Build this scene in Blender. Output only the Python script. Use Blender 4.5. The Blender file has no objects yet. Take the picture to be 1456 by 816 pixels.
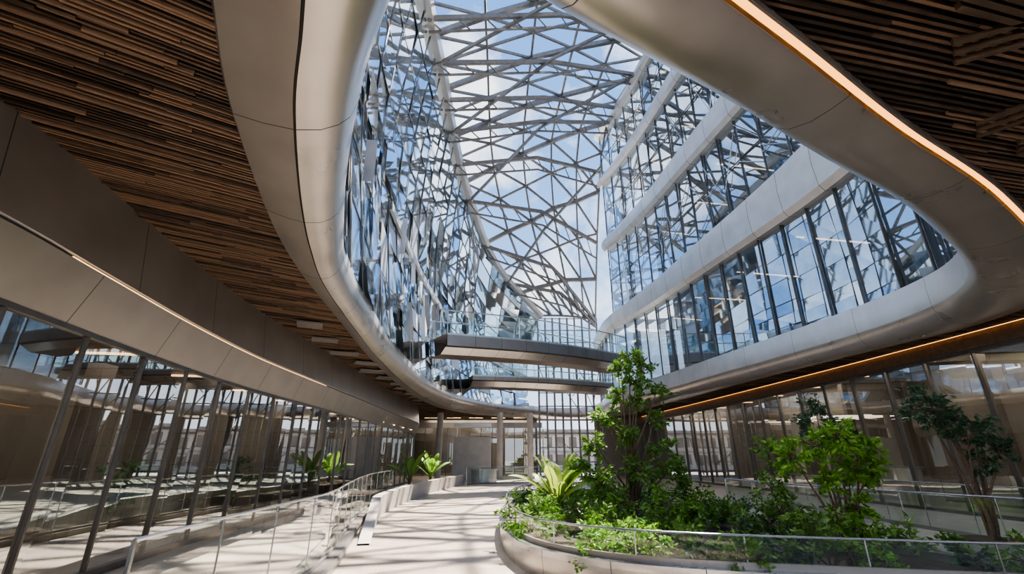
import bpy, math, random
from mathutils import Vector, Matrix
from mathutils.geometry import tessellate_polygon
random.seed(7)
R = random.random
def U(a,b): return a+(b-a)*random.random()
S = bpy.context.scene
try: S.view_settings.look='AgX - Medium High Contrast'
except Exception: pass

# ------------------------------------------------------------------ materials
def new_mat(name):
    m = bpy.data.materials.new(name); m.use_nodes = True
    nt = m.node_tree
    for n in list(nt.nodes): nt.nodes.remove(n)
    out = nt.nodes.new('ShaderNodeOutputMaterial')
    return m, nt, out
def ramp(nt, stops):
    r = nt.nodes.new('ShaderNodeValToRGB')
    e = r.color_ramp.elements
    e[0].position, e[0].color = stops[0][0], (*stops[0][1],1)
    e[1].position, e[1].color = stops[-1][0], (*stops[-1][1],1)
    for p,c in stops[1:-1]:
        k = e.new(p); k.color = (*c,1)
    return r
def pmat(name, c1, c2=None, metal=0.0, rough=0.5, scale=3.0, island=False, bump=0.0, stretch=(1,1,1), rvar=0.08):
    m, nt, out = new_mat(name)
    b = nt.nodes.new('ShaderNodeBsdfPrincipled')
    b.inputs['Metallic'].default_value = metal
    c2 = c2 or c1
    tc = nt.nodes.new('ShaderNodeTexCoord'); mp = nt.nodes.new('ShaderNodeMapping')
    mp.inputs['Scale'].default_value = stretch
    nt.links.new(tc.outputs['Object'], mp.inputs['Vector'])
    n = nt.nodes.new('ShaderNodeTexNoise'); n.inputs['Scale'].default_value = scale; n.inputs['Detail'].default_value = 5
    nt.links.new(mp.outputs[0], n.inputs['Vector'])
    r = ramp(nt, [(0.3,c1),(0.7,c2)])
    if island:
        g = nt.nodes.new('ShaderNodeNewGeometry')
        a = nt.nodes.new('ShaderNodeMath'); a.operation='MULTIPLY_ADD'
        a.inputs[1].default_value = 0.35; 
        nt.links.new(n.outputs['Fac'], a.inputs[0])
        k = nt.nodes.new('ShaderNodeMath'); k.operation='MULTIPLY'; k.inputs[1].default_value=0.65
        nt.links.new(g.outputs['Random Per Island'], k.inputs[0])
        nt.links.new(k.outputs[0], a.inputs[2])
        nt.links.new(a.outputs[0], r.inputs['Fac'])
    else:
        nt.links.new(n.outputs['Fac'], r.inputs['Fac'])
    nt.links.new(r.outputs['Color'], b.inputs['Base Color'])
    mr = nt.nodes.new('ShaderNodeMapRange')
    mr.inputs['To Min'].default_value = max(0.02, rough-rvar); mr.inputs['To Max'].default_value = rough+rvar
    nt.links.new(n.outputs['Fac'], mr.inputs['Value']); nt.links.new(mr.outputs[0], b.inputs['Roughness'])
    if bump:
        bp = nt.nodes.new('ShaderNodeBump'); bp.inputs['Strength'].default_value = bump
        nt.links.new(n.outputs['Fac'], bp.inputs['Height']); nt.links.new(bp.outputs[0], b.inputs['Normal'])
    nt.links.new(b.outputs[0], out.inputs['Surface'])
    return m
def glass(name, tint, base=0.08, refl=(1,1,1), rough=0.01, gain=0.9):
    m, nt, out = new_mat(name)
    t = nt.nodes.new('ShaderNodeBsdfTransparent'); t.inputs[0].default_value = (*tint,1)
    g = nt.nodes.new('ShaderNodeBsdfGlossy'); g.inputs['Roughness'].default_value = rough
    g.inputs['Color'].default_value = (*refl,1)
    lw = nt.nodes.new('ShaderNodeLayerWeight'); lw.inputs['Blend'].default_value = 0.5
    p = nt.nodes.new('ShaderNodeMath'); p.operation='POWER'; p.inputs[1].default_value = 2.5
    nt.links.new(lw.outputs['Facing'], p.inputs[0])
    a = nt.nodes.new('ShaderNodeMath'); a.operation='MULTIPLY_ADD'; a.use_clamp=True
    a.inputs[1].default_value = gain; a.inputs[2].default_value = base
    nt.links.new(p.outputs[0], a.inputs[0])
    mx = nt.nodes.new('ShaderNodeMixShader')
    nt.links.new(a.outputs[0], mx.inputs[0]); nt.links.new(t.outputs[0], mx.inputs[1]); nt.links.new(g.outputs[0], mx.inputs[2])
    nt.links.new(mx.outputs[0], out.inputs['Surface'])
    return m
def emis(name, col, s):
    m, nt, out = new_mat(name)
    e = nt.nodes.new('ShaderNodeEmission'); e.inputs[0].default_value=(*col,1); e.inputs[1].default_value=s
    nt.links.new(e.outputs[0], out.inputs['Surface']); return m
def leafmat(name, c1, c2):
    m, nt, out = new_mat(name)
    g = nt.nodes.new('ShaderNodeNewGeometry'); r = ramp(nt, [(0.0,c1),(1.0,c2)])
    nt.links.new(g.outputs['Random Per Island'], r.inputs['Fac'])
    b = nt.nodes.new('ShaderNodeBsdfPrincipled'); b.inputs['Roughness'].default_value=0.45
    t = nt.nodes.new('ShaderNodeBsdfTranslucent')
    nt.links.new(r.outputs[0], b.inputs['Base Color']); nt.links.new(r.outputs[0], t.inputs[0])
    mx = nt.nodes.new('ShaderNodeMixShader'); mx.inputs[0].default_value=0.4
    nt.links.new(b.outputs[0], mx.inputs[1]); nt.links.new(t.outputs[0], mx.inputs[2])
    nt.links.new(mx.outputs[0], out.inputs['Surface']); return m
def stone_mat():
    m, nt, out = new_mat('beige_stone_paving')
    b = nt.nodes.new('ShaderNodeBsdfPrincipled')
    tc = nt.nodes.new('ShaderNodeTexCoord'); mp = nt.nodes.new('ShaderNodeMapping'); mp.inputs['Rotation'].default_value=(0,0,0.12)
    nt.links.new(tc.outputs['Object'], mp.inputs['Vector'])
    br = nt.nodes.new('ShaderNodeTexBrick'); br.inputs['Scale'].default_value=1.0
    br.inputs['Brick Width'].default_value=1.8; br.inputs['Row Height'].default_value=1.2; br.inputs['Mortar Size'].default_value=0.008
    br.inputs['Color1'].default_value=(.44,.375,.32,1); br.inputs['Color2'].default_value=(.50,.43,.37,1); br.inputs['Mortar'].default_value=(.25,.21,.18,1)
    nt.links.new(mp.outputs[0], br.inputs['Vector'])
    n = nt.nodes.new('ShaderNodeTexNoise'); n.inputs['Scale'].default_value=1.6; n.inputs['Detail'].default_value=8
    nt.links.new(mp.outputs[0], n.inputs['Vector'])
    r = ramp(nt, [(0.3,(.66,.65,.64)),(0.7,(1,1,1))]); nt.links.new(n.outputs['Fac'], r.inputs['Fac'])
    mx = nt.nodes.new('ShaderNodeMixRGB'); mx.blend_type='MULTIPLY'; mx.inputs[0].default_value=1
    nt.links.new(br.outputs['Color'], mx.inputs[1]); nt.links.new(r.outputs[0], mx.inputs[2])
    nt.links.new(mx.outputs[0], b.inputs['Base Color'])
    mr = nt.nodes.new('ShaderNodeMapRange'); mr.inputs['To Min'].default_value=.3; mr.inputs['To Max'].default_value=.6
    nt.links.new(n.outputs['Fac'], mr.inputs['Value']); nt.links.new(mr.outputs[0], b.inputs['Roughness'])
    nt.links.new(b.outputs[0], out.inputs['Surface']); return m

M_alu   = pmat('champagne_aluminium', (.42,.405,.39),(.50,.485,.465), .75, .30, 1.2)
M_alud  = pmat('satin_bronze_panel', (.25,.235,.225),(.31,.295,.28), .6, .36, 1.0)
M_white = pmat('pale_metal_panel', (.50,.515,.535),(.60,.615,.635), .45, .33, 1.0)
M_joint = pmat('dark_joint', (.04,.04,.04), rough=.7)
M_wood  = pmat('wood_slats', (.040,.027,.019),(.24,.155,.10), 0, .42, 6, island=True, stretch=(1,1,6))
M_woodd = pmat('dark_wood_beam', (.07,.048,.032),(.13,.088,.058), 0, .5, 5)
M_back  = pmat('ceiling_backing', (.012,.010,.008),(.018,.015,.012), 0, .8)
M_frame = pmat('dark_bronze_mullion', (.11,.105,.10),(.16,.15,.14), .7, .4)
M_steel = pmat('grey_roof_steel', (.14,.14,.14),(.21,.21,.21), .3, .45)
M_stain = pmat('stainless_rail', (.50,.51,.52), metal=.9, rough=.25)
M_floor = stone_mat()
M_conc  = pmat('pale_concrete', (.42,.40,.37),(.52,.49,.46), 0, .6, 2)
M_dark  = pmat('dark_interior', (.12,.105,.09),(.20,.175,.15), 0, .6, .6)
M_tan   = pmat('tan_panelling', (.20,.175,.15),(.34,.31,.265), 0, .5, .5, stretch=(1,1,.15))
M_soil  = pmat('planting_soil', (.03,.022,.015),(.08,.06,.04), 0, .95, 8, bump=.5)
M_bark  = pmat('bark', (.07,.045,.03),(.16,.11,.08), 0, .85, 20, bump=.5)
M_gwall = glass('storefront_glass', (.62,.62,.60), .26, (.92,.95,.95), gain=.6)
M_gwin  = glass('blue_window_glass', (.42,.52,.62), .42, (.80,.90,1.0), gain=.6)
M_gbal  = glass('balustrade_glass', (.84,.92,.90), .06, (1,1,1), gain=.6)
M_mirror= pmat('faceted_mirror_glass', (.52,.64,.76),(.86,.92,.98), .97, .045, 1.0, island=True, rvar=.025)
M_led   = emis('warm_led', (1.0,.42,.10), 3.2)
M_ledw  = emis('soft_warm_led', (1.0,.62,.32), 4)
M_leaf  = leafmat('fresh_leaf', (.06,.15,.025),(.22,.38,.07))
M_leafb = leafmat('bright_leaf', (.09,.25,.02),(.28,.50,.07))
M_leafd = leafmat('dark_leaf', (.03,.08,.04),(.08,.16,.08))
M_ban   = leafmat('banana_leaf', (.20,.34,.04),(.46,.54,.12))

# ------------------------------------------------------------------ mesh builder
class MB:
    def __init__(s): s.v=[]; s.f=[]; s.m=[]; s.mats=[]
    def mi(s,mat):
        if mat not in s.mats: s.mats.append(mat)
        return s.mats.index(mat)
    def face(s, pts, mat):
        b=len(s.v); s.v.extend([tuple(p) for p in pts]); s.f.append(tuple(range(b,b+len(pts)))); s.m.append(s.mi(mat))
    def box(s, c, size, mat, rz=0.0):
        hx,hy,hz=[k/2 for k in size]; cs,sn=math.cos(rz),math.sin(rz); b=len(s.v)
        for dz in (-hz,hz):
            for dx,dy in ((-hx,-hy),(hx,-hy),(hx,hy),(-hx,hy)):
                s.v.append((c[0]+dx*cs-dy*sn, c[1]+dx*sn+dy*cs, c[2]+dz))
        for f in ((0,3,2,1),(4,5,6,7),(0,1,5,4),(1,2,6,5),(2,3,7,6),(3,0,4,7)):
            s.f.append(tuple(b+i for i in f)); s.m.append(s.mi(mat))
    def beam(s, p, q, w, h, mat, up=Vector((0,0,1))):
        p=Vector(p); q=Vector(q); d=q-p
        if d.length<1e-4: return
        d.normalize(); x=d.cross(up)
        if x.length<1e-3: x=d.cross(Vector((1,0,0)))
        x.normalize(); y=x.cross(d).normalized(); b=len(s.v)
        for P in (p,q):
            for a,c in ((-1,-1),(1,-1),(1,1),(-1,1)): s.v.append(tuple(P+x*(a*w/2)+y*(c*h/2)))
        for f in ((0,3,2,1),(4,5,6,7),(0,1,5,4),(1,2,6,5),(2,3,7,6),(3,0,4,7)):
            s.f.append(tuple(b+i for i in f)); s.m.append(s.mi(mat))
    def tube(s, pts, rads, mat, n=7):
        b=len(s.v); pts=[Vector(p) for p in pts]
        for i,p in enumerate(pts):
            d=(pts[min(i+1,len(pts)-1)]-pts[max(i-1,0)]).normalized()
            x=d.cross(Vector((0.3,1,0.1))).normalized(); y=x.cross(d)
            for k in range(n):
                a=2*math.pi*k/n; s.v.append(tuple(p+(x*math.cos(a)+y*math.sin(a))*rads[i]))
        for i in range(len(pts)-1):
            for k in range(n):
                k2=(k+1)%n
                s.f.append((b+i*n+k,b+i*n+k2,b+(i+1)*n+k2,b+(i+1)*n+k)); s.m.append(s.mi(mat))
        s.f.append(tuple(b+k for k in range(n))[::-1]); s.m.append(s.mi(mat))
        e=b+(len(pts)-1)*n; s.f.append(tuple(e+k for k in range(n))); s.m.append(s.mi(mat))
    def loft(s, section, ts, mats, jmat=None):
        b=len(s.v); secs=[section(t) for t,_ in ts]; n=len(secs[0])
        for sec in secs: s.v.extend([tuple(p) for p in sec])
        for i in range(len(ts)-1):
            for k in range(n-1):
                s.f.append((b+i*n+k,b+i*n+k+1,b+(i+1)*n+k+1,b+(i+1)*n+k))
                s.m.append(s.mi(jmat if (ts[i][1] and jmat) else mats[k]))
    def obj(s, name, smooth=None, parent=None):
        me=bpy.data.meshes.new(name); me.from_pydata(s.v,[],s.f)
        for m in s.mats: me.materials.append(m)
        me.polygons.foreach_set('material_index', s.m)
        if smooth is not None:
            me.polygons.foreach_set('use_smooth',[True]*len(s.f)); me.update()
            me.set_sharp_from_angle(angle=math.radians(smooth))
        me.update()
        o=bpy.data.objects.new(name,me); S.collection.objects.link(o)
        if parent: o.parent=parent
        return o

def cr(P, t, closed=False):
    n=len(P); i=int(math.floor(t)); f=t-i
    if closed: g=lambda k:P[k%n]
    else:
        if i>=n-1: i=n-2; f=1.0
        if i<0: i=0; f=0.0
        def g(k):
            if k<0: return tuple(2*a-b for a,b in zip(P[0],P[1]))
            if k>=n: return tuple(2*a-b for a,b in zip(P[-1],P[-2]))
            return P[k]
    a,b,c,d=g(i-1),g(i),g(i+1),g(i+2)
    return Vector([0.5*((2*b[j])+(-a[j]+c[j])*f+(2*a[j]-5*b[j]+4*c[j]-d[j])*f*f+(-a[j]+3*b[j]-3*c[j]+d[j])*f**3) for j in range(len(b))])
def arc_ts(fn,t0,t1,step,n=1500):
    out=[t0]; acc=0; p=fn(t0)
    for i in range(1,n+1):
        t=t0+(t1-t0)*i/n; q=fn(t); acc+=(q-p).length; p=q
        if acc>=step: out.append(t); acc-=step
    return out
def joint_ts(fn,t0,t1,n,step,jw=0.025):
    base=[t0+(t1-t0)*i/n for i in range(n+1)]; J=arc_ts(fn,t0,t1,step)[1:]
    res=[(t,False) for t in base]
    for j in J:
        sp=(fn(j+.01)-fn(j-.01)).length/.02; e=jw/sp/2
        if j+e>=t1: continue
        res=[r for r in res if abs(r[0]-j)>e*1.5]+[(j-e,True),(j+e,False)]
    res.sort(key=lambda r:r[0])
    return res
def plain(t0,t1,n): return [(t0+(t1-t0)*i/n,False) for i in range(n+1)]
def nrm(fn,t):
    d=fn(t+.02)-fn(t-.02); v=Vector((d.y,-d.x)); return v.normalized()
def inpoly(x,y,P):
    c=False; n=len(P); j=n-1
    for i in range(n):
        if (P[i][1]>y)!=(P[j][1]>y) and x<(P[j][0]-P[i][0])*(y-P[i][1])/(P[j][1]-P[i][1])+P[i][0]: c=not c
        j=i
    return c

# ------------------------------------------------------------------ plan curves (metres)
WL=[(-6.2,-6),(-6.35,-1),(-6.5,2),(-6.75,5),(-7.1,7),(-7.6,9.8),(-8.0,13),(-8.15,16),(-8.3,24),(-8.6,34),(-8.8,43),(-10.2,47.5),(-13,50)]
WR=[(16.5,-6),(16.8,2),(17,8),(17,15),(16.8,22),(16.4,30),(15.8,40),(15,50),(14.6,57)]
wl=lambda t:cr(WL,t); wr=lambda t:cr(WR,t)
RING=[(-.80,2.7,-1.0,1.1,7.3),(-1.02,3.1,-2.35,2.0,7.2),(-1.5,3.85,-3.0,3.3,7.1),(-2.05,4.85,-3.58,4.55,7.1),(-3.0,7,-4.25,6.5,7.1),(-3.75,9,-4.85,8.6,7.1),
 (-4.4,11.1,-5.3,11,7.1),(-5.0,15.1,-5.8,15,7.1),(-5.5,20,-6.45,20,7.1),(-5.8,27,-7.1,28,7.1),(-5.6,34,-7.3,36,7.1),(-4.6,41,-6.5,44,7.2),
 (-2,47,-3.5,50.5,7.3),(1.8,51,1,54.5,7.3),(5.2,53.6,5,56,7.3),(8.6,53.4,9.8,55.5,7.4),(9.6,50,12.5,50,7.6),(9.3,46,12.6,46,7.7),(9.4,42,12.9,41,7.8),(10.3,39,13.2,38,7.8),(11.5,34,13.7,34,7.8),
 (12.5,28,14.2,28,7.8),(13.5,22.5,14.9,22.5,7.8),(14.1,18.5,15.5,18.5,7.8),(14.2,15.3,16.0,15.5,7.8),(13.5,12.9,15.3,12.3,7.7),(11.7,10.8,12.8,9.9,7.5),(7.7,7.75,8.5,6.95,7.3),(4.6,5.9,5.3,5.15,7.3),(2.6,4.7,3.3,3.95,7.3),(0.5,3.55,1.15,2.65,7.3)]
NR=len(RING)
ring=lambda t:cr(RING,t,True)
OUTP=[tuple(ring(NR*i/260)[2:4]) for i in range(260)]

# ------------------------------------------------------------------ floor / ground
mb=MB(); mb.box((3,25,-0.1),(44,78,0.2),M_floor); mb.obj('floor')
mb=MB(); mb.box((3,30,-0.35),(400,400,0.2),M_conc); mb.obj('ground')

# ------------------------------------------------------------------ ceiling with opening + slats
mb=MB()
outer=[Vector((-16,-7,6.46)),Vector((24,-7,6.46)),Vector((24,62,6.46)),Vector((-16,62,6.46))]
hole=[Vector((p[0],p[1],6.46)) for p in OUTP]
tri=tessellate_polygon([outer,hole]); allp=outer+hole
for t in tri: mb.face([allp[i] for i in t], M_back)
leftpoly=[tuple(wl(i*.25)) for i in range(0,49)]+[(-13,58),(-0.6,58),(-0.6,-6)]
def slats(poly, ang, pitch, w=.05, h=.07, z=6.36, brk=4.0):
    d=Vector((math.cos(ang),math.sin(ang))); n=Vector((-d.y,d.x))
    offs=[n.x*p[0]+n.y*p[1] for p in poly]; o=min(offs)+pitch*.5; mx=max(offs)
    edges=[(poly[i],poly[(i+1)%len(poly)]) for i in range(len(poly))]+[(OUTP[i],OUTP[(i+1)%len(OUTP)]) for i in range(len(OUTP))]
    while o<mx:
        ss=[]
        for a,b in edges:
            da=n.x*a[0]+n.y*a[1]-o; db=n.x*b[0]+n.y*b[1]-o
            if (da>0)!=(db>0):
                k=da/(da-db); ss.append((a[0]+(b[0]-a[0])*k)*d.x+(a[1]+(b[1]-a[1])*k)*d.y)
        ss.sort()
        for s0,s1 in zip(ss,ss[1:]):
            if s1-s0<.05: continue
            m=(s0+s1)/2; x=n.x*o+d.x*m; y=n.y*o+d.y*m
            if inpoly(x,y,poly) and not inpoly(x,y,OUTP):
                s=s0
                while s<s1-.02:
                    e=min(s1,s+U(.3,1)*brk)
                    if s1-e<.3: e=s1
                    zz=z-random.choice((0,0,0,.015,.035)); 
                    c=n*o+d*((s+e)/2)
                    if c.y<57: mb.box((c.x,c.y,zz),(e-s-.01,w,h),M_wood,ang)
                    s=e
        o+=pitch*U(.93,1.07)
slats(leftpoly, math.radians(33), .074, w=.032, brk=2.6)
P1=[(-0.6,-6),(16.5,-6),(16.8,2),(17,8),(17,11),(9,3.0)]
P2=[(-0.6,-6),(9,3.0),(17,11),(17,15),(16.8,22),(16.4,30),(15.8,40),(15,50),(14.6,57),(-0.6,57),(-0.6,50),(-0.6,3)]
slats(P1, math.radians(62), .085, w=.036)
slats(P2, math.radians(12), .085, w=.036)
for a,b in [((2.5,2.0),(12,-4)),((5,3.9),(15,-1)),((7.5,5.6),(16.5,2.5)),((9,3),(16.8,11)),((0.5,-3),(9,3)),((6,-1.5),(16.5,6)),((3.5,1.2),(15.5,8.2)),((4.4,3.2),(13,5.2)),((9.5,6.6),(13,1)),((3,1.8),(8,3.4)),((6.5,5.2),(9.5,2.2)),((-3.6,3.0),(-6.6,1.2)),((-5.0,9),(-7.3,7.4))]:
    for k in (-.13,0,.13):
        mb.beam((a[0]+k,a[1]+k,6.30),(b[0]+k,b[1]+k,6.30),.06,.08,M_woodd)
for i in range(11):
    y=15+i*2.2; t=(y-12)/30
    mb.box((-6.95-.5*t+U(-.2,.2),y,6.24-U(0,.06)),(U(.7,1.3),U(.5,1.0),.05),M_alud,U(.3,.6))
mb.obj('ceiling')

# ------------------------------------------------------------------ ring fascia around opening
def ring_sec(t):
    a=ring(t); i=Vector(a[0:2]); o=Vector(a[2:4]); zt=a[4]
    L=lambda k,z:(o.x+(i.x-o.x)*k,o.y+(i.y-o.y)*k,z)
    return [L(-.02,6.5),L(-.02,6.30),L(0,6.26),L(.25,6.17),L(.50,6.13),L(.505,6.17),L(.518,6.17),L(.523,6.13),L(.72,6.18),L(.86,6.30),L(.95,6.46),L(1.0,6.75),L(1.0,(6.75+zt)/2),L(.98,zt),L(.7,zt+.02)]
def ring_mid(t):
    a=ring(t); i=Vector(a[0:2]); o=Vector(a[2:4]); zt=a[4]
    L=lambda k,z:(o.x+(i.x-o.x)*k,o.y+(i.y-o.y)*k,z)
    return [L(-.02,6.5),L(-.02,6.30),L(0,6.26),L(.2,6.19),L(.45,6.14),L(.7,6.17),L(.85,6.29),L(.95,6.46),L(1.0,6.75),L(1.0,(6.75+zt)/2),L(.98,zt),L(.7,zt+.02)]
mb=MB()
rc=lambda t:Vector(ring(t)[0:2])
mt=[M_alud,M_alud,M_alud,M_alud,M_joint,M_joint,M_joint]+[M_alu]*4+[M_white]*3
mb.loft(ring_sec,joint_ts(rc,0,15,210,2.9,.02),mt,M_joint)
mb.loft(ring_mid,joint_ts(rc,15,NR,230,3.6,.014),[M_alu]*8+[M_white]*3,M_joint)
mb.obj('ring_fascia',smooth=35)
def led_sec(t):
    a=ring(t); i=Vector(a[0:2]); o=Vector(a[2:4]); n=(o-i).normalized()
    return [(o.x+n.x*k,o.y+n.y*k,z) for k,z in ((.04,6.27),(.14,6.27))]
mb=MB(); mb.loft(led_sec,plain(NR-5.6,NR-.3,90),[M_led])
def led_ch(t):
    a=ring(t); i=Vector(a[0:2]); o=Vector(a[2:4]); n=(o-i).normalized()
    return [(o.x+n.x*k,o.y+n.y*k,z) for k,z in ((.14,6.22),(.17,6.22),(.17,6.4),(.14,6.4))]
mb.loft(led_ch,plain(NR-5.6,NR-.3,90),[M_alud]*3)
mb.obj('led_strip_light')

# ------------------------------------------------------------------ left storefront wall
def wallpt(fn,t,k,z,sgn=1):
    p=fn(t); n=nrm(fn,t)*sgn; return (p.x+n.x*k,p.y+n.y*k,z)
mb=MB()
jt=joint_ts(wl,0,12,200,2.6,.018)
mb.loft(lambda t:[wallpt(wl,t,-.1,4.0),wallpt(wl,t,.02,4.0),wallpt(wl,t,.33,4.82)],jt,[M_alud]*2,M_joint)
mb.loft(lambda t:[wallpt(wl,t,.33,4.82),wallpt(wl,t,.30,4.84),wallpt(wl,t,.30,4.87),wallpt(wl,t,.33,4.89)],plain(0,12,200),[M_alu,M_joint,M_alu])
jt=joint_ts(wl,0.3,12,200,3.1,.018)
mb.loft(lambda t:[wallpt(wl,t,.33,4.89),wallpt(wl,t,.12,6.45)],jt,[M_alud],M_joint)
mb.loft(lambda t:[wallpt(wl,t,.335,4.828),wallpt(wl,t,.342,4.838)],plain(3.6,7.5,60),[M_ledw])
mb.obj('wall_left_fascia',smooth=20)
mb=MB()
T=arc_ts(wl,0,12,1.7)
for i,t in enumerate(T):
    p=wl(t); n=nrm(wl,t); a=math.atan2(n.y,n.x)
    mb.box((p.x-.02,p.y,2.0),(.08,.045,4.0),M_frame,a)
    if i<len(T)-1:
        q=wl(T[i+1]); 
        j=[U(-.012,.012) for _ in range(4)]
        mb.face([(p.x-.03+j[0],p.y,.1),(q.x-.03+j[1],q.y,.1),(q.x-.03+j[2],q.y,3.98),(p.x-.03+j[3],p.y,3.98)],M_gwall)
        mb.beam((p.x,p.y,.06),(q.x,q.y,.06),.12,.12,M_frame)
        mb.beam((p.x,p.y,3.95),(q.x,q.y,3.95),.08,.08,M_frame)
mb.obj('window_1')
mb=MB()
for t in [i*.5 for i in range(0,24)]:
    p=wl(t);q=wl(t+.5)
    mb.face([(p.x-3.2,p.y,0),(q.x-3.2,q.y,0),(q.x-3.2,q.y,4.3),(p.x-3.2,p.y,4.3)],M_tan)
    mb.face([(p.x-3.2,p.y,4.2),(q.x-3.2,q.y,4.2),(q.x-.1,q.y,4.2),(p.x-.1,p.y,4.2)],M_woodd)
for y in range(-2,42,3):
    mb.box((-9.0,y,4.16),(1.2,.05,.05),M_ledw,.2)
    mb.box((-9.9,y+1,2.1),(.4,.4,4.2),M_dark)
mb.box((-16,26,3.2),(.3,66,6.4),M_dark); mb.box((-11.2,-6.2,3.2),(9.8,.3,6.4),M_dark)
mb.obj('wall_left')

# ------------------------------------------------------------------ right storefront wall
mb=MB()
T=arc_ts(wr,0,8,2.05)
for i,t in enumerate(T):
    p=wr(t); n=nrm(wr,t); a=math.atan2(n.y,n.x)
    mb.box((p.x,p.y,2.85),(.12,.06,5.7),M_frame,a)
    if i<len(T)-1:
        q=wr(T[i+1]); j=[U(-.015,.015) for _ in range(4)]
        mb.face([(p.x+.05+j[0],p.y,.1),(q.x+.05+j[1],q.y,.1),(q.x+.05+j[2],q.y,5.7),(p.x+.05+j[3],p.y,5.7)],M_gwall)
        for z in (.06,5.66): mb.beam((p.x,p.y,z),(q.x,q.y,z),.12,.12,M_frame)
mb.obj('window_2')
mb=MB()
mb.loft(lambda t:[wallpt(wr,t,.05,5.7),wallpt(wr,t,-.12,5.72),wallpt(wr,t,-.16,6.45)],plain(0,8,80),[M_woodd,M_woodd])
for t in [i*.5 for i in range(0,16)]:
    p=wr(t);q=wr(t+.5)
    mb.face([(p.x+2.4,p.y,0),(q.x+2.4,q.y,0),(q.x+2.4,q.y,6.3),(p.x+2.4,p.y,6.3)],M_tan)
    mb.face([(p.x+2.4,p.y,6),(q.x+2.4,q.y,6),(q.x+.1,q.y,6),(p.x+.1,p.y,6)],M_woodd)
for y in range(-4,54,4):
    mb.box((18,y,5.95),(1.2,.08,.05),M_ledw,-.3); mb.box((18.6,y+2,3),(.3,.3,6),M_dark)
mb.box((24,26,3.2),(.3,66,6.4),M_dark); mb.box((20,-6.2,3.2),(7,.3,6.4),M_dark)
mb.obj('wall_right')
mb=MB(); mb.loft(lambda t:[wallpt(wr,t,-.18,6.26),wallpt(wr,t,-.28,6.26),wallpt(wr,t,-.28,6.32)],plain(0.5,7.4,80),[M_led,M_alud])
mb.obj('led_strip_light')

# ------------------------------------------------------------------ right upper facade (curved ribbons)
FAC=[(12.2,11.2),(13.6,12.9),(14.3,15.3),(14.2,18.5),(13.6,22.5),(12.6,28),(11.6,34),(10.4,39),(9.5,42),(9.4,46),(9.7,51)]
fac=lambda t:cr(FAC,t)
def fp(t,k,z):
    p=fac(t); n=nrm(fac,t); return (p.x+n.x*k,p.y+n.y*k,z)
mb=MB()
TE=8.0
bands=[(13.3,16.2),(21.5,23.9),(29,30.8),(35,36.4)]
for bi,(z0,z1) in enumerate(bands):
    te=10 if bi==0 else TE
    jt=joint_ts(fac,0,te,140,2.4)
    def bsec(t,z0=z0,z1=z1):
        k=max(0,min(1,(t-3)/5)); zz1=z1-(z1-z0)*.5*k; zm=(z0+zz1)/2
        return [fp(t,.9,z0+.05),fp(t,-.10,z0),fp(t,-.34,z0+.28),fp(t,-.42,zm),fp(t,-.34,zz1-.2),fp(t,-.1,zz1),fp(t,.9,zz1)]
    mb.loft(bsec,jt,[M_white]*6,M_joint)
wins=[(7.75,13.3,10),(16.2,21.5,TE),(23.9,29,TE),(30.8,35,TE)]
for wi,(z0,z1,te) in enumerate(wins):
    T=arc_ts(fac,0,te,1.75)
    for i,t in enumerate(T):
        zb=z0-(1.45 if wi else 0)*max(0,min(1,(t-3)/5))
        mb.beam(fp(t,.12,zb),fp(t,.12,z1),.05,.10,M_frame)
        if i<len(T)-1:
            t2=T[i+1]
            rows=[zb,z1] if wi==0 else [zb,zb+(z1-zb)*.5,z1]
            for ra,rb in zip(rows,rows[1:]):
                s=.03 if wi==0 else .09
                j=[U(-s,s) for _ in range(4)]
                mb.face([fp(t,.2+j[0],ra),fp(t2,.2+j[1],ra),fp(t2,.2+j[2],rb),fp(t,.2+j[3],rb)],M_gwin)
            for r in rows[1:-1]: mb.beam(fp(t,.12,r),fp(t2,.12,r),.05,.06,M_frame)
            if wi>0:
                for _ in range(2):
                    za=U(zb,z1); zc=U(zb,z1); mb.beam(fp(t,.05,za),fp(t2,.05,zc),.04,.04,M_stain)  # loose thin bars drawn for the irregular lines reflected in the panes
mb.obj('window_3',smooth=30)
mb=MB()
for z in (7.6,13.6,21.8,29.3,35.6):
    mb.loft(lambda t:[fp(t,.5,z),fp(t,8,z)],plain(0,TE,50),[M_conc])
    mb.loft(lambda t:[fp(t,.5,z+.4),fp(t,8,z+.4)],plain(0,TE,50),[M_conc])
mb.loft(lambda t:[fp(t,7,6.5),fp(t,7,36)],plain(0,TE,50),[M_dark])
for t in arc_ts(fac,.5,TE,5.0):
    for z0,z1,_ in wins:
        p=fp(t,2.2,0); mb.box((p[0],p[1],(z0+z1)/2),(.5,.5,z1-z0),M_conc,.4)
        mb.beam(fp(t,1.5,z1-.25),fp(t,6,z1-.25),.08,.05,M_ledw)
mb.obj('wall_right_upper')

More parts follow.
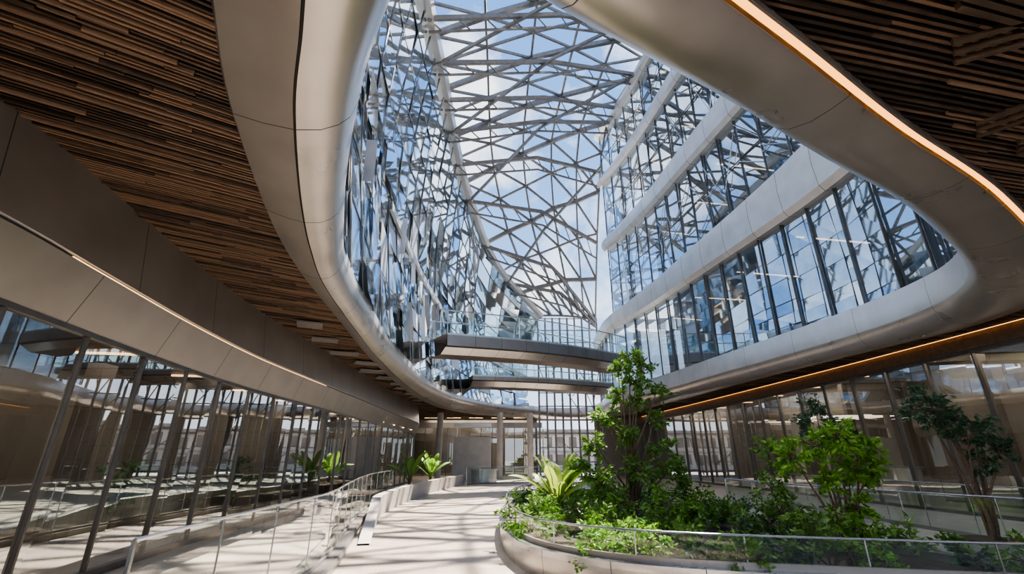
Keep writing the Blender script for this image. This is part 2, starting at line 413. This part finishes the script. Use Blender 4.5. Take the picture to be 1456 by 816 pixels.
# ------------------------------------------------------------------ left upper facade: faceted mirror glass
LF=[(-.85,2.8,7.0, -.7,3.0,30),(-2.05,4.9,7.0,-2.3,6,30),(-3.0,7,7.0,-3.5,9,30),(-4.4,11.1,7.0,-4.9,13,30.3),(-5.0,15.1,7.0,-5.5,17,30.3),(-5.5,20,7,-5.75,22,30.2),
    (-5.8,27,7,-5.6,28,30),(-5.6,34,7,-5.5,34,29.5),(-4.6,41,7.1,-4.7,40,27.3),(-2,47,7.1,-2.0,46,22),(1.8,51,7.2,3.2,50,17)]
def lf(t,v,k=0.0):
    a=cr(LF,t); b=Vector(a[0:3]); c=Vector(a[3:6]); p=b.lerp(c,v)
    d=cr(LF,min(t+.02,10)); e=cr(LF,max(t-.02,0)); dd=Vector(d[0:2])-Vector(e[0:2]); n=Vector((dd.y,-dd.x,0)).normalized()
    bulge=1.1*math.sin(math.pi*v)*min(1,t/3.0)
    return p+n*(k-bulge*.9)
mb=MB()
T=arc_ts(lambda t:lf(t,.3),0,10,2.1)
rows=9
for i in range(len(T)-1):
    for r in range(rows):
        t0,t1=T[i],T[i+1]; v0,v1=r/rows,(r+1)/rows
        off=U(-.03,.02)
        low = r<4 and T[i]>3.6
        if low and R()<.16: off=U(.12,.3)
        e=.008*(t1-t0); ev=.005/rows; A=.055 if low else .022
        parts=[(v0,v1)] if R()<(.5 if low else .88) else [(v0,(v0+v1)/2),((v0+v1)/2,v1)]
        for (va,vb) in parts:
            a,b=U(-A,A),U(-A,A); w=U(-A,A)*.9
            cs=[(t0+e,va+ev,-a-b+w),(t1-e,va+ev,a-b-w),(t1-e,vb-ev,a+b+w),(t0+e,vb-ev,-a+b-w)]
            mt_=M_white if (low and R()<.10) else M_mirror  # pale panels mixed in to lighten the dark reflections of the low zone
            mb.face([lf(t,v,off+k) for t,v,k in cs],mt_)
mb.loft(lambda t:[lf(t,0,-.35),lf(t,.5,-.35),lf(t,1,-.35)],plain(0,10,60),[M_alu]*2)
for i,t in enumerate(T):
    for r in range(rows):
        mb.beam(lf(t,r/rows,.03),lf(t,(r+1)/rows,.03),.035,.05,M_steel)
for r in range(1,rows):
    for i in range(len(T)-1):
        mb.beam(lf(T[i],r/rows,.03),lf(T[i+1],r/rows,.03),.03,.035,M_steel)
for v in (.30,):
    mb.loft(lambda t:[lf(t,v,.05),lf(t,v,.22),lf(t,v+.022,.22),lf(t,v+.022,.05)],joint_ts(lambda t:lf(t,v),5,10,80,3),[M_white]*3,M_joint)
mb.loft(lambda t:[lf(t,.985,-.3),lf(t,.985,.45),lf(t,1.015,.5),lf(t,1.02,-.3)],plain(0,10,90),[M_white]*3)
for k in range(26):
    t=U(3.6,7.5); v=U(.04,.30); h=U(.05,.12)
    p=lf(t,v,.1); q=lf(t+U(-.04,.04),v+h,.1+U(-.1,.2)); n=(lf(t,v,1)-lf(t,v,0))
    w=U(.2,.5)
    mb.face([p,p+n*w,q+n*w*U(.7,1),q],random.choice((M_mirror,M_white,M_mirror,M_alud)))
mb.obj('wall_left_upper')

# ------------------------------------------------------------------ roof diagrid
LE=[(-1.0,3.0,30.3),(-3.7,9,30.4),(-5.5,17,30.5),(-5.75,22,30.4),(-5.6,28,30.2),(-5.5,34,29.7),(-4.7,40,27.5),(-2.0,46,22.2),(3.2,50,17.2)]
RE=[(12,8,36.2),(13.8,13,36.2),(14.2,18,36.3),(13.6,22.5,36.3),(12.6,28,36.3),(11.6,34,36.3),(10.0,40,35),(9.6,45,27),(9.7,51,17)]
def rf(s,t):
    a=cr(LE,s); b=cr(RE,s); p=a.lerp(b,t); p=p+Vector((0,0,1.8*math.sin(math.pi*t)*(1-s/9))); return p
mb=MB()
NS,NT=19,5
node={}
for i in range(NS+1):
    for j in range(NT+1):
        node[i,j]=rf(8*i/NS+(U(-.02,.02) if 0<i<NS else 0),j/NT)
def bm(a,b,w,dz=0):
    k=Vector((0,0,dz)); mb.beam(a-k,b-k,w,w*1.4,M_steel)
for i in range(NS+1):
    for j in range(NT+1):
        if i<NS: bm(node[i,j],node[i+1,j],.17)
        if j<NT: bm(node[i,j],node[i,j+1],.15 if i%2 else .30)
        if i<NS and j<NT: bm(node[i,j],node[i+1,j+1],.15)
for k in range(13):
    s0=.1+k*.6; s1=min(8,s0+U(.9,1.3))
    p=rf(s0,0); q=rf(s1,1); m=rf((s0+s1)/2,.5)
    bm(p,m,.24,.5); bm(m,q,.24,.5)
    p2=rf(min(8,s0+.12),0); q2=rf(min(8,s1+.12),1); m2=rf(min(8,(s0+s1)/2+.12),.5)
    bm(p2,m2,.12,.9); bm(m2,q2,.12,.9)
    for a,b,c,d in ((p,m,p2,m2),(m,q,m2,q2)):
        for u in range(5):
            bm(a.lerp(b,u/5)-Vector((0,0,.5)),c.lerp(d,(u+.5)/5)-Vector((0,0,.9)),.07)
    if k%2==0:
        s1=max(0,s0-U(.8,1.5)); p=rf(s0,0); q=rf(s1,1); m=rf((s0+s1)/2,.5)
        bm(p,m,.18,.7); bm(m,q,.18,.7)
mb.obj('roof_truss')

# ------------------------------------------------------------------ far glass curtain wall
mb=MB()
x0,x1,Y=3.0,9.9,51.6
for i in range(9):
    x=x0+(x1-x0)*i/8; mb.beam((x,Y,0),(x,Y,17.4),.12,.2,M_steel)
for k in range(13):
    z=.1+k*17.2/12; mb.beam((x0,Y,z),(x1,Y,z),.1,.1,M_steel,up=Vector((0,1,0)))
for k in range(14):
    xa=U(x0,x1); za=U(0,14); mb.beam((xa,Y-.1,za),(max(x0,min(x1,xa+U(-3,3))),Y-.1,za+U(2,4)),.08,.08,M_steel)
mb.obj('window_4')
mb=MB()
mb.box((5,84,3.0),(70,10,6.0),M_conc)  # block added outside to darken the white horizon mirrored in the glass
for f in range(2):
    for i in range(34):
        mb.box((-28+i*2,78.96,1.6+f*2.7),(1.2,.12,1.6),M_dark)
    mb.box((5,78.8,2.8+f*2.7),(70,.5,.25),M_alud)
mb.box((5,78.8,6.1),(71,.8,.4),M_alud)
mb.obj('added_horizon_block')

# ------------------------------------------------------------------ bridges
def bridge(name,A,B,w,hz,rail,sag):
    A=Vector(A);B=Vector(B); d=(B-A); dx=Vector((d.x,d.y,0)).normalized(); n=Vector((-dx.y,dx.x,0))
    def pt(t,k,z):
        p=A.lerp(B,t)+n*(k-sag*math.sin(math.pi*t)); return (p.x,p.y,p.z+z)
    mb=MB()
    jt=joint_ts(lambda t:Vector(pt(t,0,0)),0,1,30,2.0)
    mb.loft(lambda t:[pt(t,-w/2,hz),pt(t,-w/2,hz-.12),pt(t,-w/2-.04,hz-.14),pt(t,-w/2-.04,.45),pt(t,-w/2+.2,.38),pt(t,-w/4,0),pt(t,w/4,0),pt(t,w/2-.2,.38),pt(t,w/2,.45),pt(t,w/2,hz),pt(t,-w/2,hz)],jt,[M_white,M_joint,M_alud,M_joint,M_alu,M_woodd,M_alu,M_alud,M_alud,M_conc],M_joint)
    for s in (-w/2+.06,w/2-.06):
        T=[i/10 for i in range(11)]
        for a,b in zip(T,T[1:]):
            mb.face([pt(a,s,hz),pt(b,s,hz),pt(b,s,hz+rail),pt(a,s,hz+rail)],M_gbal)
            mb.beam(pt(a,s,hz),pt(a,s,hz+rail),.05,.05,M_stain)
            mb.beam(pt(a,s,hz+rail),pt(b,s,hz+rail),.09,.07,M_stain)
            mb.beam(pt(a,s,hz+rail*.5),pt(b,s,hz+rail*.5),.03,.03,M_stain)
    mb.obj(name)
bridge('footbridge',(-5.3,31.0,8.5),(9.4,41.5,9.2),3.4,1.3,1.6,1.0)
bridge('footbridge',(-4.0,42.5,8.0),(9.4,46.5,7.9),3.6,.9,1.3,.6)

# ------------------------------------------------------------------ balustrades, planter, kerb
def balustrade(name,P,z0,z1,seg=1.5,t0=0,t1=None,kerb=0.0):
    f=lambda t:cr(P,t); t1=t1 or len(P)-1
    T=arc_ts(f,t0,t1,seg)+[t1]
    mb=MB()
    fine=[t0+(t1-t0)*i/60 for i in range(61)]
    for a,b in zip(fine,fine[1:]):
        p,q=f(a),f(b)
        mb.face([(p.x,p.y,z0),(q.x,q.y,z0),(q.x,q.y,z1-.02),(p.x,p.y,z1-.02)],M_gbal)
    mb.tube([(f(t).x,f(t).y,z1) for t in fine],[.018]*61,M_stain,8)
    for a,b in zip(fine,fine[1:]):
        p,q=f(a),f(b); mb.beam((p.x,p.y,z0+.05),(q.x,q.y,z0+.05),.06,.1,M_alud)
    for t in T:
        p=f(t); mb.beam((p.x,p.y,z0),(p.x,p.y,z1),.012,.02,M_stain)
    p=f(T[0]); mb.box((p.x,p.y,(z0+z1)/2),(.03,.03,z1-z0),M_stain)
    if kerb:
        mb.loft(lambda t:[wallpt(f,t,-.12,z0-kerb),wallpt(f,t,-.12,z0+.04),wallpt(f,t,.22,z0+.04),wallpt(f,t,.26,z0),wallpt(f,t,.26,z0-kerb)],joint_ts(f,t0,t1,60,1.5),[M_alud]*4,M_joint)
    mb.obj(name,smooth=40)
balustrade('glass_balustrade',[(-3.15,4.3),(-3.35,6.6),(-3.55,9.6),(-4.3,13),(-5.2,17),(-5.9,21),(-6.3,26)],.1,1.35,kerb=.1)
PC=[(8.2,6.9),(6.9,7.0),(5.1,7.35),(2.8,7.9),(1.4,8.6),(.5,9.7),(0.05,11.4),(-.15,14),(-.1,17),(.4,20.5),(1.5,24),(3.5,27)]
pc=lambda t:cr(PC,t)
balustrade('glass_balustrade',PC,.45,.9,1.6)
balustrade('glass_balustrade',[(6.9,16),(7.2,12.5),(7.8,10.2),(8.6,8.2),(9.6,5.5)],0.0,1.35)
balustrade('glass_balustrade',[(12.5,24),(12.3,16),(12.5,9),(13,5)],0.0,1.3)
balustrade('glass_balustrade',[(-3.5,38),(-1.5,40),(2,40.5),(4.5,38.5)],0.0,1.25)
mb=MB()
jt=joint_ts(pc,0,11,120,1.35,.012)
mb.loft(lambda t:[wallpt(pc,t,-.16,0),wallpt(pc,t,-.2,.36),wallpt(pc,t,-.2,.46),wallpt(pc,t,.14,.46),wallpt(pc,t,.14,0)],jt,[M_alu,M_stain,M_stain,M_alu],M_joint)
BK=[(8.2,6.9),(7.4,9),(6.6,12.5),(6.3,17),(5.6,23),(3.5,27)]
bk=lambda t:cr(BK,t)
mb.loft(lambda t:[wallpt(bk,t,.14,0),wallpt(bk,t,.14,.46),wallpt(bk,t,-.14,.46),wallpt(bk,t,-.14,0)],plain(0,5,50),[M_alu,M_stain,M_alu],M_joint)
poly=[Vector((*pc(i*.25),.34)) for i in range(45)]+[Vector((*bk(5-i*.25),.34)) for i in range(1,20)]
for t in tessellate_polygon([poly]): mb.face([poly[i] for i in t],M_soil)
mb.obj('garden_planter',smooth=30)
KC=[(-3.6,12.5),(-4.3,15.6),(-4.9,18.5),(-5.1,22),(-5.1,27),(-4.6,33),(-3.9,38.5)]
kc=lambda t:cr(KC,t)
mb=MB()
def ksec(t):
    h=.04+.66*min(1,t/1.6)
    return [wallpt(kc,t,.12,0),wallpt(kc,t,.16,h*.88),wallpt(kc,t,.16,h),wallpt(kc,t,-.14,h),wallpt(kc,t,-.14,0)]
mb.loft(ksec,joint_ts(kc,0,6,80,1.4,.015),[M_conc]*4,M_joint)
p=[Vector((*kc(2+i*.25),.5)) for i in range(17)]+[Vector((-5.6,38.5,.5)),Vector((-6.3,30,.5)),Vector((-5.9,21.5,.5))]
for t in tessellate_polygon([p]): mb.face([p[i] for i in t],M_soil)
mb.obj('curved_planter_wall',smooth=30)

# ------------------------------------------------------------------ far lobby
mb=MB()
mb.box((-3.8,46,1.9),(3.6,.5,3.8),M_conc); mb.box((-3.8,46,4.9),(3.6,.5,.3),M_white)
mb.obj('wall_lobby_stone')
mb=MB()
for x in (-7.2,-1.2,1.8):
    mb.tube([(x,47.5,0),(x,47.5,6.2)],[.3,.3],M_conc,20)
mb.obj('columns',smooth=40)
mb=MB()
mb.box((-6.5,57,3.2),(19,.3,6.4),M_tan); mb.box((17,57.4,3.2),(14,.3,6.4),M_tan)
for i in range(14):
    x=-14+i*1.3
    mb.box((x,55.6,2.6),(.08,.14,5.2),M_frame)
    mb.face([(x,55.6,.1),(x+1.3,55.6,.1),(x+1.3,55.6,5.2),(x,55.6,5.2)],M_gwall)
mb.box((-5.5,55.6,5.5),(18,.4,.6),M_alud)
for i in range(6): mb.box((-12+i*2.6,55.2,6.3),(1.6,.1,.05),M_ledw)
mb.obj('wall_far')
mb=MB()
mb.tube([(-2.4,42,0),(-2.4,42,.95),(-2.4,42,.96),(-2.4,42,1.05)],[1.1,1.1,1.25,1.25],M_white,32)
mb.obj('reception_counter',smooth=30)

# ------------------------------------------------------------------ vegetation
def leaf(mb,p,d,L,W,mat):
    d=d.normalized(); s=d.cross(Vector((U(-1,1),U(-1,1),U(-1,1)))).normalized(); n=d.cross(s)
    b=len(mb.v)
    mb.v.extend([tuple(p),tuple(p+d*L*.45+s*W/2+n*W*.12),tuple(p+d*L),tuple(p+d*L*.45-s*W/2+n*W*.12)])
    mb.f.append((b,b+1,b+2,b+3)); mb.m.append(mb.mi(mat))
def blob(mb,c,r,n,L,mat,root=None,rz=.8):
    c=Vector(c)
    tw=max(6,int(n/22))
    for k in range(tw):
        dr=Vector((random.gauss(0,1),random.gauss(0,1),random.gauss(0.15,.9))); dr.normalize()
        e=c+Vector((dr.x*r,dr.y*r,dr.z*r*rz))*U(.55,1.15); s=c+(e-c)*.1
        mid=(s+e)/2+Vector((0,0,.08*r))
        mb.tube([s,mid,e],[.011,.007,.003],M_bark,3)
        for q in range(int(n/tw)):
            u=U(.3,1.08); pp=s.lerp(e,u)+Vector((random.gauss(0,.06),random.gauss(0,.06),random.gauss(0,.06)))*(r*1.2)
            d=Vector((U(-1,1),U(-1,1),U(-.9,.5)))+dr*.6
            leaf(mb,pp,d,L*U(.6,1.25),L*U(.35,.55),mat)
def trunk(mb,base,blobs,r0):
    base=Vector(base)
    for c in blobs:
        c=Vector(c[:3]); b=base+Vector((U(-.12,.12),U(-.12,.12),0)); m=b.lerp(c,.5); m.x=(m.x+b.x)/2+U(-.1,.1); m.y=(m.y+b.y)/2+U(-.1,.1)
        pts=[b,b.lerp(m,.5)+Vector((U(-.05,.05),U(-.05,.05),0)),m,m.lerp(c,.55),c+Vector((0,0,.1))]
        mb.tube(pts,[r0,r0*.85,r0*.65,r0*.4,r0*.15],M_bark,7)
def tree(name,base,blobs,n,L,mat,r0):
    mb=MB(); trunk(mb,base,blobs,r0)
    for c in blobs: blob(mb,c[:3],c[3],int(n*c[3]**1.6),L,mat)
    mb.obj(name)
tree('ornamental_tree',(3.1,13,.34),[(3.4,13,4.75,.40),(3.75,13.1,4.45,.38),(3.1,12.9,4.3,.38),(3.5,13,4.0,.42),(4.15,13,3.85,.36),(3.0,13,3.6,.34),(3.6,13.2,3.4,.38),(4.0,13.2,3.0,.34),(2.5,12.8,3.0,.38),(3.1,12.8,2.6,.38),(4.0,13,2.3,.38),(2.2,12.8,2.3,.42),(4.2,12.8,1.7,.45),(3.2,12.6,1.7,.5),(2.3,12.6,1.4,.55),(4.4,12.6,1.1,.6),(1.8,12.8,1.7,.35)],1350,.145,M_leaf,.045)
tree('ornamental_tree',(5.5,8.35,.34),[(5.65,8.3,2.35,.42),(5.25,8.4,2.2,.36),(6.05,8.4,2.2,.34),(4.9,8.5,2.0,.34),(5.85,8.5,1.75,.36),(5.3,8.3,1.65,.28),(6.2,8.4,1.85,.28),(5.7,8.3,1.25,.26),(5.45,8.2,.95,.26)],2300,.11,M_leafb,.035)
tree('slender_shrub',(5.9,11,.34),[(5.8,11,2.1,.4),(6.1,11.2,1.7,.35),(5.6,10.8,1.4,.45),(5.9,11,.9,.45)],1000,.13,M_leaf,.022)
tree('climbing_shrub',(5.0,8.1,.34),[(5.2,8.1,1.1,.25),(5.0,8.0,.8,.28),(5.5,8.1,.65,.3),(4.7,8.2,1.1,.25),(4.6,8.2,.7,.3)],1800,.1,M_leaf,.018)
tree('olive_tree',(9.9,10.6,.3),[(9.2,10.5,3.0,.55),(9.8,10.7,2.9,.5),(10.4,10.7,2.6,.5),(9.9,10.4,2.4,.45),(9.4,10.6,3.3,.35),(10.1,10.5,1.9,.4),(10.5,10.4,2.1,.35)],1000,.13,M_leafd,.05)
tree('olive_tree',(11,17,.3),[(11,17,3.6,.6),(10.6,17,3.0,.5),(11.4,17,2.9,.6)],800,.15,M_leafd,.05)
for (x,y) in ((-9.0,11.5),(-9.2,16.5),(-9.3,22)):
    tree('reflection_plant',(x,y,.3),[(x,y,1.7,.42),(x+.2,y,1.3,.35),(x-.2,y+.2,1.1,.35)],900,.18,M_leaf,.03)  # plants added in the room in place of greenery reflected in the glass
mb=MB()
for (x,y) in ((9.9,10.6),(11,17),(-9.0,11.5),(-9.2,16.5),(-9.3,22)):
    k=1 if x>0 else .6  # smaller pots stand under the added reflection plants
    mb.tube([(x,y,0),(x,y,.4)],[.5*k,.62*k],M_alu,28); mb.tube([(x,y,.35),(x,y,.42)],[.55*k,.55*k],M_soil,28)
mb.obj('round_planters',smooth=40)
mb=MB()
PV=[(v.x,v.y) for v in poly]
cnt=0
while cnt<110:
    x=U(0,7.5); y=U(7.4,22)
    if not inpoly(x,y,PV): continue
    if y>15 and R()<.5: continue
    cnt+=1
    r=U(.25,.5) if y<10 else U(.3,.6)
    blob(mb,(x,y,.38+r*.5),r,int(560*r),.12,random.choice((M_leaf,M_leafb,M_leafd,M_leaf)))
for (x,y,z,r) in ((1.55,9.0,.6,.45),(1.3,8.75,.35,.32),(1.9,8.7,.3,.3),(1.5,8.5,.15,.25),(2.4,8.8,.7,.45),(3.2,8.7,.5,.4),(3.9,8.3,.5,.35),(4.4,8.4,.5,.35),(2.6,12.2,.9,.6),(3.6,12,.9,.6),(4.4,12,.8,.55),(1.6,12.2,.8,.5),(2,11.4,.7,.5)):
    blob(mb,(x,y,z),r,420,.1,random.choice((M_leaf,M_leafb)))
mb.obj('garden_shrubs')
def banana(name,base,n,L,mat=M_ban):
    mb=MB(); B=Vector(base)
    for k in range(n):
        a=2*math.pi*k/n+U(-.3,.3); el=U(.75,1.35); l=L*U(.7,1.1); o=Vector((math.cos(a),math.sin(a),0)); side=Vector((-o.y,o.x,0))
        st=[]; 
        for i in range(11):
            u=i/10; st.append(B+Vector((U(-.02,.02),0,.2))+o*(l*u*math.cos(el)*1.1)+Vector((0,0,l*(1.45*u*math.sin(el)-.6*u*u))))
        mb.tube(st,[.03*(1-.8*i/10) for i in range(11)],mat,5)
        b=len(mb.v)
        for i,p in enumerate(st):
            u=i/10; w=0 if u<.2 else .14*L/1.4*math.sin(math.pi*min(1,(u-.18)/.84))**.7
            mb.v.extend([tuple(p-side*w-Vector((0,0,w*.35))),tuple(p),tuple(p+side*w-Vector((0,0,w*.35)))])
        for i in range(10):
            for j in (0,1):
                mb.f.append((b+i*3+j,b+i*3+j+1,b+i*3+4+j,b+i*3+3+j)); mb.m.append(mb.mi(mat))
    mb.tube([B,B+Vector((0,0,.5))],[.09,.06],M_bark,8)
    mb.obj(name)
banana('banana_plant',(1.4,15.6,.34),14,2.1)
banana('banana_plant',(2.0,18.5,.34),9,2.0)
banana('banana_plant',(-5.6,27,.5),9,2.1,M_leaf)
banana('banana_plant',(-5.3,32,.5),9,2.1,M_leafb)

# ------------------------------------------------------------------ world + sun + fill lamps + camera
w=bpy.data.worlds.new('sky'); S.world=w; w.use_nodes=True; nt=w.node_tree
for n in list(nt.nodes): nt.nodes.remove(n)
out=nt.nodes.new('ShaderNodeOutputWorld'); bg=nt.nodes.new('ShaderNodeBackground'); bg.inputs[1].default_value=2.5
tc=nt.nodes.new('ShaderNodeTexCoord')
no=nt.nodes.new('ShaderNodeTexNoise'); no.inputs['Scale'].default_value=4.2; no.inputs['Detail'].default_value=9; no.inputs['Roughness'].default_value=.55
nt.links.new(tc.outputs['Generated'],no.inputs['Vector'])
cl=ramp(nt,[(.46,(0,0,0)),(.62,(1,1,1))]); nt.links.new(no.outputs['Fac'],cl.inputs['Fac'])
sx=nt.nodes.new('ShaderNodeSeparateXYZ'); nt.links.new(tc.outputs['Generated'],sx.inputs[0])
gr=ramp(nt,[(0.0,(.62,.66,.72)),(.3,(.22,.39,.68)),(1.0,(.07,.19,.48))]); nt.links.new(sx.outputs['Z'],gr.inputs['Fac'])
mx=nt.nodes.new('ShaderNodeMixRGB'); nt.links.new(cl.outputs[0],mx.inputs[0]); nt.links.new(gr.outputs[0],mx.inputs[1]); mx.inputs[2].default_value=(.82,.86,.92,1)
nt.links.new(mx.outputs[0],bg.inputs[0]); nt.links.new(bg.outputs[0],out.inputs[0])
sl=bpy.data.lights.new('sun','SUN'); sl.energy=24.0; sl.angle=.009; sl.color=(1,.88,.75)
so=bpy.data.objects.new('sun',sl); S.collection.objects.link(so)
so.rotation_euler=Vector((.22,.50,.84)).to_track_quat('Z','Y').to_euler(); so.location=(10,25,50)
def fill_lamp(x,y,z,e,sx_,sy_):
    l=bpy.data.lights.new('added_room_fill','AREA'); l.shape='RECTANGLE'; l.size=sx_; l.size_y=sy_; l.energy=e; l.color=(1,.88,.74)  # area lights added as fill to brighten the dim rooms and lobby
    o=bpy.data.objects.new('added_room_fill',l); S.collection.objects.link(o); o.location=(x,y,z)
for (x,y) in ((-8.6,2),(-9.4,11),(-9.8,21),(-10.2,34)): fill_lamp(x,y,4.1,95,1.6,6)
for (x,y) in ((18.1,6),(18.1,17),(17.8,29),(17,43)): fill_lamp(x,y,5.85,190,1.4,7)
fill_lamp(-6,51,6.2,420,8,5); fill_lamp(-4,56.3,6.2,260,12,.8)
cd=bpy.data.cameras.new('camera'); co=bpy.data.objects.new('camera',cd); S.collection.objects.link(co)
cd.sensor_width=36; cd.lens=16; cd.clip_end=1000
co.location=(0,0,2.0); co.rotation_euler=(math.radians(110.5),0,0)
S.camera=co
